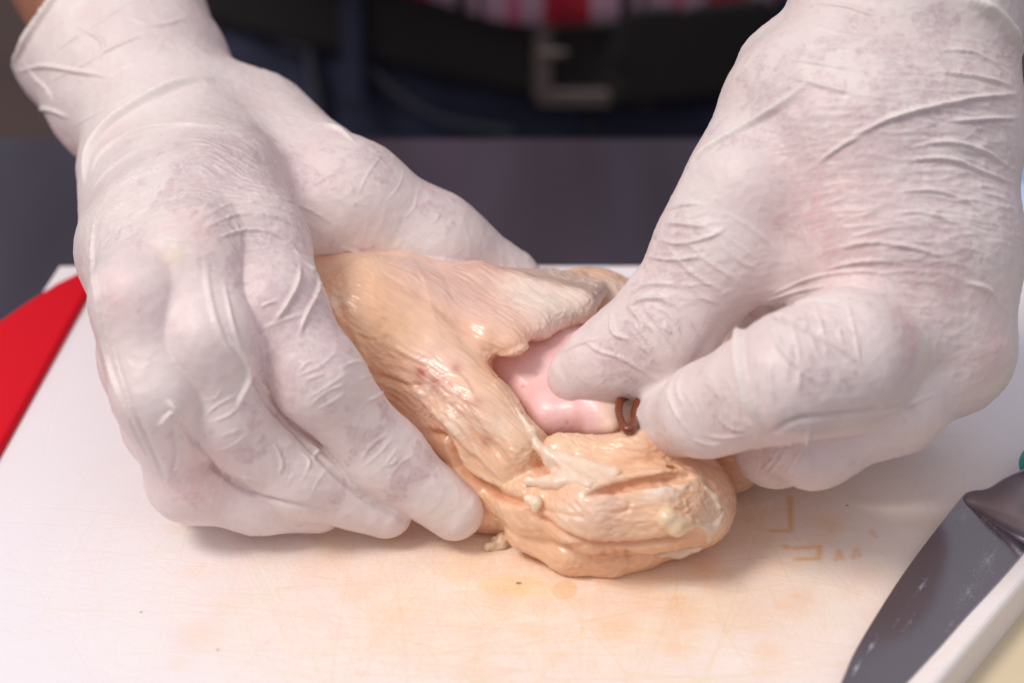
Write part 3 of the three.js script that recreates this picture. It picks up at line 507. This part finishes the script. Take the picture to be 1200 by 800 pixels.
const gloveDisp = (o) => (p, n) => {
  let s = 0.3 * noise(p[0] * 0.09, p[1] * 0.09, p[2] * 0.09) + 0.09 * noise(p[0] * 0.4, p[1] * 0.4, p[2] * 0.4) + 0.03 * noise(p[0] * 1.3, p[1] * 1.3, p[2] * 1.3);
  { const e = 1 - abs(noise(p[0] * 0.2, p[1] * 0.2 + 9, p[2] * 0.2)) * 2.4; s += 0.07 * max(e, 0) ** 4; }
  { const b = 1 - abs(aniso(p, o.dir, 0.42, 0.3)) * 2.6; s += 0.12 * max(b, 0) ** 2 * sstep(-0.1, 0.4, noise(p[0] * 0.06, p[1] * 0.06 + 7, p[2] * 0.06)); }
  const w = o.wr ? clamp(o.wr(p)) : 0;
  if (w > 0.02) { const wx = 0.5 * noise(p[0] * 0.07, p[1] * 0.07, p[2] * 0.07); const q = add(p, [wx * 9, wx * 9, wx * 9]); const a = 1 - abs(aniso(q, o.dir, 0.34, 0.18)) * 2.2, b = 1 - abs(aniso(add(q, [31, 7, 3]), o.dir, 0.62, 0.2)) * 2.2; s += w * (0.36 * max(a, 0) ** 2 + 0.24 * max(b, 0) ** 2); }
  return s + (o.ft ? o.ft(p) : 0);
};
let handL, handR;
{ // photo-left glove: back of the hand towards us, fingers wrapped round the chicken
  const hand = U(10,
    chain(8, [258, 150, 62, 16.5], [262, 220, 68, 15], [302, 285, 69, 11.5]),
    chain(8, [205, 168, 62, 17], [225, 240, 72, 14], [228, 296, 72, 11.5]),
    chain(8, [160, 195, 60, 14], [170, 280, 66, 13], [163, 352, 66, 11]),
    chain(8, [152, 205, 57, 12], [150, 300, 58, 11], [166, 425, 48, 9.5]),
    chain(8, [300, 165, 58, 16], [330, 235, 54, 15], [352, 264, 54, 10]),
    cone(P(200, 250, 55), P(240, 330, 52), 14, 14), cone(P(180, 380, 38), P(250, 400, 36), 10, 11));
  const webs = U(3, slab(P(298, 292, 65), P(240, 300, 68), P(280, 420, 50), 7.5), slab(P(222, 305, 68), P(168, 352, 63), P(206, 462, 43), 7.5));
  const index = chain(5, [302, 285, 69, 11.8], [322, 360, 60, 11.6], [374, 446, 46, 10.6], [452, 536, 24, 9.4], [532, 599, 10, 7.4]);
  const middle = chain(5, [228, 296, 72, 11.5], [244, 400, 58, 11.6], [264, 490, 38, 10.4], [350, 560, 20, 9.0], [450, 598, 9, 7.2]);
  const ring = chain(5, [163, 352, 66, 11], [184, 460, 48, 10.4], [222, 562, 19, 10], [300, 582, 13, 8.8], [372, 592, 9, 7]);
  const pinky = chain(5, [166, 425, 48, 9.5], [190, 500, 32, 9], [222, 560, 14, 8.5], [280, 580, 9, 7]);
  const thumb = chain(6, [300, 165, 58, 16.5], [406, 238, 58, 16.5], [506, 295, 44, 15], [586, 338, 32, 12]);
  const fingers = U(0.7, index, middle, U(1.5, ring, pinky));
  const arm = chain(6, [205, 165, 61, 22], [160, 95, 66, 26.5], [128, 40, 70, 28.5], [96, -30, 76, 29.5], [60, -110, 84, 31]);
  handL = U(6, U(10, hand, thumb, arm, webs), fingers);
  const cutA = P(14, 76, 62), cutB = P(62, -4, 96), cutC = P(160, -130, 104);
  let cn = unit(cross(sub(cutB, cutA), sub(cutC, cutA))); if (dot(cn, sub(P(60, -110, 84), P(160, 95, 66))) < 0) cn = mul(cn, -1);
  let solid = clipPlane(handL, cutA, cn);
  const bore = chain(6, [160, 95, 66, 20], [128, 40, 70, 27.2], [96, -30, 76, 28.3], [60, -110, 84, 29.8], [20, -190, 90, 31]);
  solid = minus(0.5, solid, bore);
  const o = {
    dir: unit(sub(P(230, 250, 65), P(190, 150, 62))),
    wr: blots(handL, [[18, 1, 190, 210], [16, 0.9, 240, 200], [14, 0.8, 150, 260], [12, 0.6, 290, 260], [12, 0.5, 320, 215]]),
    cling: blots(handL, [[14, 1, 330, 190], [12, 0.9, 280, 190], [11, 0.8, 250, 230], [10, 0.7, 200, 230], [16, 1, 310, 230], [9, 0.9, 300, 320], [10, 1, 350, 370], [6, 0.8, 330, 430], [6, 0.8, 470, 560], [9, 0.9, 370, 380], [9, 0.8, 360, 420], [8, 0.8, 300, 510], [8, 0.7, 440, 190], [8, 0.7, 520, 240], [5, 0.7, 430, 510], [4, 0.8, 400, 575], [7, 0.6, 230, 560], [5, 0.6, 150, 280], [5, 0.5, 500, 540], [6, 0.4, 450, 480]]),
    pink: blots(handL, [[6, 0.9, 222, 272], [4, -1.4, 205, 296], [5, 0.6, 132, 350], [8, 0.7, 235, 570], [5, 0.5, 255, 535], [5, 0.4, 330, 455], [4, -0.8, 520, 600]]),
    ft: features(handL, slim([...arcs(374, 446, 60, 92, 38, 6, 50, 0.5, 0.32), ...arcs(452, 536, 75, 75, 32, 5, 40, 0.45, 0.25), ...arcs(264, 490, 40, 70, 30, 5, 60, 0.5, 0.32), ...arcs(350, 560, 90, 40, 26, 4, 40, 0.45, 0.25), ...arcs(228, 566, 60, 40, 30, 4, 50, 0.45, 0.25), ...arcs(320, 350, 30, 90, 40, 3, 60, 0.6, 0.4), ...arcs(470, 235, 100, 60, 40, 4, 90, 0.5, 0.22), ...arcs(120, 60, 60, 100, 80, 5, 120, 0.8, 0.45),
      [2.0, 2.1, 97, 215, 104, 180, 130, 145, 175, 115, 215, 97, 245, 93], [0.8, 0.9, 104, 205, 118, 180, 150, 158, 200, 148, 260, 147], [0.7, 0.6, 103, 225, 125, 200, 160, 178, 205, 165],
      [0.6, 0.55, 110, 250, 130, 225, 165, 205, 210, 192, 260, 185], [0.6, 0.5, 112, 275, 135, 245, 175, 222, 225, 210, 290, 212], [0.6, 0.5, 120, 300, 145, 262, 185, 238, 240, 228, 300, 232],
      [0.6, 0.6, 235, 255, 270, 240, 310, 240, 345, 252, 380, 275], [0.5, 0.55, 240, 265, 280, 252, 320, 254, 352, 268], [0.6, 0.7, 250, 280, 285, 270, 315, 272, 340, 285, 352, 300], [0.5, 0.5, 262, 246, 300, 232, 350, 240, 395, 265],
      [0.9, 1.0, 110, 260, 108, 300, 116, 360, 126, 420, 146, 480, 172, 540], [0.7, 0.5, 120, 330, 130, 400, 150, 470, 182, 545], [0.7, -0.5, 128, 390, 148, 460, 178, 530, 200, 580],
      [0.8, 1.1, 352, 312, 347, 335, 335, 358, 322, 378], [0.7, 0.8, 372, 322, 372, 340, 358, 370, 350, 395], [0.8, 0.9, 357, 308, 374, 325], [1.2, 0.5, 240, 300, 246, 350, 262, 400, 286, 432], [0.8, 0.6, 262, 330, 272, 380, 290, 430],
      [1.0, 1.5, 268, 398, 284, 418, 290, 436, 284, 458, 278, 480], [0.9, 1.4, 196, 470, 206, 480, 214, 492], [0.7, 0.9, 185, 500, 198, 485, 210, 478], [0.7, -0.6, 200, 490, 204, 530, 200, 560],
      [0.6, 0.6, 252, 540, 262, 552, 258, 566], [0.6, 0.55, 262, 548, 272, 556, 270, 570], [0.6, 0.7, 278, 556, 292, 560, 300, 566], [0.6, 0.5, 320, 520, 330, 540, 328, 556], [0.6, 0.7, 362, 520, 372, 528, 366, 538], [0.5, 0.5, 352, 528, 362, 540, 360, 552],
      [0.7, 0.8, 430, 470, 445, 462, 456, 450], [0.5, 0.5, 400, 430, 418, 424, 432, 430], [0.5, 0.5, 420, 445, 440, 440, 450, 452],
      [0.7, -1.1, 290, 436, 312, 472, 345, 506, 400, 562, 450, 598, 480, 613], [0.7, -1.0, 206, 484, 226, 516, 254, 550, 290, 576, 340, 590, 395, 600], [0.8, 0.8, 292, 432, 330, 482, 352, 506], [0.9, 0.9, 20, 84, 50, 78, 90, 84, 130, 90], [0.8, 0.7, 24, 70, 40, 90, 58, 110, 62, 130], [0.9, 0.8, 40, 128, 56, 128, 80, 138], [0.7, 0.6, 110, 66, 140, 52, 170, 40], [0.9, 0.5, 90, 30, 120, 50, 110, 80], [1.2, 0.5, 150, 20, 180, 30, 220, 20],
      [1.4, 1.8, 12, 78, 34, 40, 62, 0, 90, -40], [1.0, 1.0, 360, 152, 375, 148, 395, 152, 415, 165], [0.8, 0.6, 400, 290, 420, 296, 440, 298], [0.6, 0.5, 480, 300, 540, 308, 600, 316], [0.8, -0.5, 340, 290, 370, 300, 410, 302]])),
  };
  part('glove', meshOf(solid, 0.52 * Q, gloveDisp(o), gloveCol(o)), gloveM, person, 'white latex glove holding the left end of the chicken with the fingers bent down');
}
{ // photo-right glove: thumb and index finger stuffing the slit
  const hand = U(12,
    chain(10, [1005, -20, 122, 17], [1010, 150, 98, 18], [1030, 290, 74, 17], [1052, 392, 54, 15.5]),
    chain(10, [1060, -20, 122, 17], [1075, 150, 96, 18], [1085, 290, 72, 17], [1095, 395, 52, 14.5]),
    chain(10, [1128, -10, 120, 16], [1122, 150, 92, 15], [1120, 290, 68, 14.5], [1128, 408, 48, 12]),
    chain(10, [1110, 160, 80, 16], [1105, 300, 56, 15], [1118, 425, 38, 11.5]),
    chain(8, [935, 120, 100, 18], [985, 240, 80, 16], [1000, 330, 64, 14]));
  const index = chain(6, [1052, 392, 54, 16], [985, 425, 60, 16], [928, 442, 61, 14.2], [880, 460, 54, 11.8], [830, 480, 46, 10.4], [783, 498, 33, 8.6]);
  const knuck = cone(P(918, 418, 60), P(965, 418, 62), 9, 13);
  const middle = chain(5, [1120, 410, 46, 13], [1050, 470, 44, 12], [955, 518, 36, 10.6], [908, 524, 26, 9], [866, 430, 16, 8]);
  const ring = chain(5, [1118, 428, 36, 12], [1040, 470, 28, 10.5], [985, 500, 20, 9.5], [930, 500, 10, 8]);
  const pinky = chain(5, [1112, 430, 26, 11], [1060, 462, 18, 9], [1000, 490, 10, 8]);
  const thumb = chain(7, [945, 100, 98, 19], [885, 225, 82, 16.8], [846, 288, 70, 15.2], [774, 390, 50, 12.6], [718, 421, 42, 10], [676, 442, 36, 7.6]);
  const arm = chain(8, [1065, -10, 120, 24], [1090, -100, 136, 27], [1150, -260, 158, 31]);
  handR = U(6, U(10, hand, arm), U(1.4, U(4, index, knuck), middle, U(2, ring, pinky)));
  handR = U(5, handR, thumb, cone(P(905, 335, 48), P(872, 395, 26), 12, 9), slab(P(885, 275, 76), P(908, 332, 64), P(985, 345, 62), 5));
  // keep thumb and index apart near the tips
  handR = minus(2, handR, chain(1, [872, 366, 62, 1.2], [848, 394, 55, 2.6], [806, 434, 46, 0.8]));
  const o = {
    dir: unit(sub(P(1080, 380, 60), P(1070, 100, 105))),
    wr: blots(handR, [[20, 0.9, 1140, 220], [18, 0.8, 1130, 120], [14, 0.5, 1000, 250], [16, 0.6, 1060, 320], [12, 0.7, 960, 350], [20, 0.4, 1000, 90], [12, 0.8, 800, 300]]),
    cling: blots(handR, [[14, 0.75, 900, 120], [14, 0.75, 960, 200], [14, 0.7, 1000, 260], [18, 0.6, 1050, 180], [16, 0.6, 1090, 300], [16, 0.5, 1010, 60], [8, 1, 790, 290], [5, 1.1, 770, 335], [5, 1, 735, 400], [5, 0.9, 720, 430], [7, 0.8, 750, 360], [9, 0.6, 960, 430], [8, 0.5, 840, 480], [8, 0.6, 910, 540], [16, 0.6, 1120, 60]]),
    pink: blots(handR, [[8, 1.1, 1068, 395], [6, -1.0, 1085, 418], [6, 0.8, 1164, 412], [16, 0.6, 970, 235], [12, 0.5, 985, 300], [10, 0.4, 1100, 330]]),
    ft: features(handR, slim([...arcs(905, 440, 80, -8, 50, 5, 60, 0.55, 0.6), ...arcs(830, 480, 80, -30, 36, 7, 60, 0.45, 0.45), ...arcs(775, 390, 80, -60, 46, 7, 60, 0.5, 0.6), ...arcs(840, 300, 60, -80, 60, 6, 90, 0.55, 0.5), ...arcs(960, 400, 80, -20, 50, 6, 90, 0.55, 0.5), ...arcs(920, 530, 60, -10, 26, 5, 60, 0.45, 0.45), ...arcs(705, 428, 60, -30, 30, 4, 50, 0.4, 0.3), ...arcs(1000, 60, 20, -90, 80, 5, 90, 0.8, 0.45), [0.8, -0.8, 892, 514, 930, 493, 980, 485, 1050, 478],
      [3.0, 2.4, 1136, -4, 1160, 10, 1182, 34, 1200, 62], [1.0, 1.3, 1000, 160, 1040, 140, 1090, 126, 1140, 116, 1192, 110], [0.8, 0.8, 960, 190, 985, 172, 1010, 158], [1.6, 1.2, 806, 200, 825, 178, 870, 150, 910, 125, 950, 95],
      [0.8, 0.9, 1110, 142, 1150, 140, 1194, 138], [0.8, 0.8, 1070, 172, 1110, 166, 1150, 176, 1190, 200], [0.8, 0.8, 1060, 188, 1110, 186, 1160, 205, 1190, 215], [0.8, 0.7, 1050, 226, 1090, 224, 1130, 235, 1165, 262], [0.7, 0.6, 1040, 250, 1085, 250, 1120, 262],
      [0.9, 0.7, 1100, 60, 1140, 62, 1180, 85], [0.9, 0.7, 1090, 84, 1140, 90, 1186, 100], [0.7, 0.7, 980, 292, 1020, 284, 1070, 290, 1110, 302], [0.7, 0.6, 960, 318, 1010, 306, 1060, 308], [0.6, 0.55, 905, 345, 950, 326, 1000, 318, 1050, 320],
      [0.6, 0.6, 900, 352, 950, 338, 1000, 335, 1040, 342], [0.6, 0.6, 920, 358, 960, 352, 1010, 355], [0.6, 0.5, 950, 366, 985, 368, 1015, 380], [0.6, 0.5, 940, 360, 980, 378, 1010, 400],
      [0.9, 0.8, 1130, 330, 1160, 340, 1182, 370], [0.9, 0.9, 780, 262, 800, 262, 830, 266], [0.7, 0.8, 770, 280, 795, 285, 830, 278, 850, 268], [0.7, 0.8, 758, 300, 785, 304, 830, 298], [0.7, 0.7, 780, 246, 800, 240, 820, 238],
      [0.8, 0.9, 740, 345, 755, 335, 790, 332], [0.8, 1.0, 735, 362, 750, 352, 775, 350, 790, 358], [0.8, 0.9, 716, 368, 720, 390, 740, 398], [0.7, 0.8, 736, 356, 752, 378, 752, 398], [0.7, 0.6, 745, 402, 760, 412, 764, 430], [0.7, 0.6, 684, 398, 700, 410, 730, 420, 770, 446], [0.6, 0.5, 660, 412, 680, 402, 700, 396],
      [1.7, 1.7, 880, 362, 868, 385, 866, 410, 872, 450, 882, 480, 892, 502], [0.9, 0.9, 905, 385, 925, 420, 950, 436], [0.8, 0.7, 920, 400, 935, 430, 960, 450], [0.9, -1.5, 886, 355, 920, 374, 955, 390, 990, 418], [0.8, 0.8, 935, 380, 970, 398, 1005, 425],
      [0.7, 0.7, 790, 440, 784, 460, 792, 485, 806, 505], [0.7, 0.6, 800, 435, 794, 455, 800, 475], [0.6, 0.5, 836, 478, 850, 498, 880, 506], [0.6, 0.5, 826, 510, 850, 512, 880, 508], [0.6, 0.4, 800, 510, 830, 520, 862, 516],
      [0.9, 1.0, 950, 500, 942, 525, 922, 555], [0.7, 0.6, 930, 510, 918, 535, 900, 556], [0.7, 0.5, 915, 520, 905, 540, 890, 552], [0.7, 0.5, 980, 500, 1040, 484, 1100, 460]])),
  };
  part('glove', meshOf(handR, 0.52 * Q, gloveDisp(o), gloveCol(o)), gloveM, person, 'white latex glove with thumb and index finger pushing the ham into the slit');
}
// ------------------------------------------------------------------ the rest of the person, out of focus behind the table
{
  const PZ = -390, CX = 22; // front of the body; buttons' middle line
  const beltTop = Pz(640, 12, PZ)[1], beltBot = Pz(640, 112, PZ)[1];
  const RX = 190, RZ = 128, ring = (y, grow = 0) => ({ y, rx: RX + grow, rz: RZ + grow });
  // body: one continuous skin surface, trunk and both arms
  const S = (x, y, z) => [x, y, z];
  const trunk = U(40, ellip([CX, 60, PZ - RZ], [1, 0, 0], [0, 1, 0], RX - 25, 160, RZ - 22), ellip([CX, 270, PZ - RZ], [1, 0, 0], [0, 1, 0], RX - 20, 190, RZ - 22), ellip([CX, 420, PZ - RZ], [1, 0, 0], [0, 1, 0], RX + 10, 120, RZ - 25));
  const armL = U(15, cone(S(-185, 455, PZ - 120), S(-235, 215, PZ - 60), 52, 42), cone(S(-235, 215, PZ - 60), P(30, -170, 88), 42, 31), cone(P(30, -170, 88), P(160, 95, 66), 29, 19));
  const armR = U(15, cone(S(230, 455, PZ - 120), S(275, 240, PZ - 70), 52, 42), cone(S(275, 240, PZ - 70), P(1150, -260, 158), 42, 29), cone(P(1150, -260, 158), P(1075, -30, 122), 28, 20));
  const skin = phy({ vertexColors: true, roughness: 0.55 });
  part('body', meshOf(U(20, trunk, armL, armR), 4, null, (p) => mul([0.30, 0.125, 0.075], 1 + 0.35 * fbm(p[0] * 0.1, p[1] * 0.1, p[2] * 0.1))), skin, person);
  // a tube of cloth round the trunk: height profile (y, growth), with folds
  const wrap = (y0, y1, ny, grow, fold, thick = 2.2) => {
    const N = 220, A = [], UV = [], I = [];
    for (let s = 0; s < 2; s++) for (let j = 0; j <= ny; j++) for (let i = 0; i <= N; i++) {
      const a = i / N * 2 * PI, v = j / ny, y0i = typeof y0 === 'function' ? y0(a) : y0, y = mix(y0i, y1, v), g = grow(v) + fold(a, y) - s * thick;
      A.push(CX + (RX + g) * sin(a), y, PZ - RZ + (RZ + g) * cos(a)); UV.push((a > PI ? a - 2 * PI : a) * 0.16, y * 0.001);
    }
    const M = (N + 1) * (ny + 1), q = (a, b, c, d, f) => (f ? I.push(a, c, b, b, c, d) : I.push(a, b, c, b, d, c));
    for (let s = 0; s < 2; s++) for (let j = 0; j < ny; j++) for (let i = 0; i < N; i++) { const a = s * M + j * (N + 1) + i; q(a, a + 1, a + N + 1, a + N + 2, s); }
    for (const j of [0, ny]) for (let i = 0; i < N; i++) { const a = j * (N + 1) + i; q(a, a + 1, a + M, a + M + 1, j === 0); }
    const g = new THREE.BufferGeometry(); g.setAttribute('position', new THREE.Float32BufferAttribute(A, 3)); g.setAttribute('uv', new THREE.Float32BufferAttribute(UV, 2)); g.setIndex(I); g.computeVertexNormals(); return g;
  };
  const wob = (a, y) => 3 * fbm(a * 2.2, y * 0.02, 3, 3) + 1.2 * noise(a * 9, y * 0.05, 1);
  const denim = std({ roughness: 0.95, map: noiseTex(512, 1, (u, v) => { const n = fbm(u * 12, v * 12, 3, 5) * 0.7 + fbm(u * 160, v * 40, 9, 2) * 0.25, w = 0.5 + n; return [0.07 + 0.17 * w, 0.08 + 0.17 * w, 0.15 + 0.22 * w]; }) });
  denim.map.repeat.set(3, 4);
  const jeans = part('jeans', wrap(-240, beltTop + 4, 50, (v) => 3 - 2 * v, wob), denim, person);
  // seams, fly and pocket edges in relief
  const strip = (pts, w, name, mat, parent, lift = 2.5) => { const c = new THREE.CatmullRomCurve3(pts.map(([x, y]) => { const p = Pz(x, y, PZ), a = Math.asin(clamp((p[0] - CX) / (RX + 3), -1, 1)); return new THREE.Vector3(p[0], p[1], PZ - RZ + (RZ + 3 + lift) * cos(a)); })); const g = new THREE.TubeGeometry(c, 24, w, 6); return part(name, g, mat, parent); };
  const dark = std({ color: lin(0.012, 0.012, 0.02), roughness: 0.9 }), thread = std({ color: lin(0.16, 0.09, 0.04), roughness: 0.8 }), light = std({ color: lin(0.045, 0.045, 0.065), roughness: 0.9 });
  strip([[690, 112], [696, 160], [700, 220]], 2.2, 'fly_seam', dark, jeans); strip([[358, 75], [372, 150], [378, 220]], 2.8, 'side_seam', light, jeans);
  strip([[300, 70], [340, 78], [372, 70]], 1.8, 'pocket_edge', light, jeans); strip([[430, 86], [470, 118], [520, 140], [600, 150]], 1.8, 'pocket_edge', light, jeans);
  const rv = new THREE.SphereGeometry(4, 12, 8); { const p = Pz(412, 76, PZ - 20); rv.translate(p[0], p[1], PZ - RZ + (RZ + 5) * cos(Math.asin((p[0] - CX) / RX))); } part('rivet', rv, std({ color: lin(0.35, 0.14, 0.05), metalness: 0.7, roughness: 0.4 }), jeans);
  // belt
  const leather = std({ color: lin(0.008, 0.006, 0.007), roughness: 0.6 });
  const belt = part('belt', wrap((a) => beltBot + (sin(a) < 0 ? 16 * min(1, -sin(a) * 2.2) : 4 * sin(a)), beltTop + 6, 12, () => 7, (a) => { const x = CX + RX * sin(a), x0 = Pz(703, 60, PZ)[0]; return cos(a) > 0 ? 7 * sstep(x0, x0 + 3, x) * (1 - sstep(x0 + 70, x0 + 74, x)) : 0; }, 4), leather, person);
  for (const x of [424, 905]) { const p = Pz(x, 60, PZ), a = Math.asin(clamp((p[0] - CX) / RX, -1, 1)); const g = new RoundedBoxGeometry(11, beltTop - beltBot + 12, 4, 2, 1.5); g.rotateY(a); g.translate(CX + (RX + 9) * sin(a), (beltTop + beltBot) / 2, PZ - RZ + (RZ + 9) * cos(a)); part('belt_loop', g, denim, belt); }
  { // frame buckle
    const p0 = Pz(628, 14, PZ + 9), p1 = Pz(775, 122, PZ + 9), W = p1[0] - p0[0], H = p0[1] - p1[1];
    const rrect = (x, y, w, h, r, S) => { S.moveTo(x + r, y); S.lineTo(x + w - r, y); S.quadraticCurveTo(x + w, y, x + w, y + r); S.lineTo(x + w, y + h - r); S.quadraticCurveTo(x + w, y + h, x + w - r, y + h); S.lineTo(x + r, y + h); S.quadraticCurveTo(x, y + h, x, y + h - r); S.lineTo(x, y + r); S.quadraticCurveTo(x, y, x + r, y); return S; };
    const s = rrect(0, 0, W, H, 6, new THREE.Shape()); s.holes.push(rrect(6.5, 6, W - 13, H - 12, 4, new THREE.Path()));
    const g = new THREE.ExtrudeGeometry(s, { depth: 1.6, bevelEnabled: true, bevelSize: 0.9, bevelThickness: 0.9, bevelSegments: 4 }); g.translate(p0[0], p1[1], PZ + 8);
    const metal = std({ color: lin(0.26, 0.21, 0.2), metalness: 0.8, roughness: 0.42 });
    const b = part('buckle', g, metal, belt);
    const pr = new RoundedBoxGeometry(W * 0.22, 4, 2.6, 2, 1.2); pr.translate(p0[0] + W * 0.14, (p0[1] + p1[1]) / 2 + 3, PZ + 10.5); part('prong', pr, metal, b);
    const hole = new THREE.CylinderGeometry(2.6, 2.6, 0.8, 16); hole.rotateX(PI / 2); const hp = Pz(722, 62, PZ + 7); hole.translate(hp[0], hp[1], PZ + 14); part('belt_hole', hole, std({ color: lin(0.004, 0.004, 0.004), roughness: 0.9 }), b);
  }
  // checked shirt hanging over the belt
  const chk = noiseTex(512, 1, (u, v) => {
    const st = (t, a, b) => (t > a && t < b ? 1 : 0), w = (noise(u * 150, v * 150, 1) * 0.04);
    const h = st(u, 0.0, 0.28) , k = st(v, 0.0, 0.3); let c = [0.60, 0.47, 0.54];
    if (h || k) c = [0.58, 0.03, 0.14]; if (h && k) c = [0.48, 0.0, 0.08];
    if (st(u, 0.46, 0.53) || st(v, 0.5, 0.57) || st(u, 0.6, 0.63)) c = mul(c, 0.12); if (st(u, 0.78, 0.86)) c = lerp3(c, [0.6, 0.2, 0.32], 0.7);
    return [c[0] + w, c[1] + w, c[2] + w];
  }); chk.repeat.set(18, 18); chk.offset.set(0.12, 0.78);
  const hem = (a) => { const x = CX + RX * sin(a), t = (x - Pz(745, 30, PZ)[0]) / 120, f = cos(a) > 0 ? 1 : 0.4; return Pz(640, 3, PZ)[1] - 6 * exp(-t * t * 2) + 9 * min(1.5, t * t) * f + 2 * sin(a * 14); };
  part('shirt', wrap(hem, 470, 60, (v) => 14 + 8 * sin(v * 3), (a, y) => 1.6 * wob(a, y)), std({ map: chk, roughness: 0.85 }), person);
}
renderer.render(scene, camera);
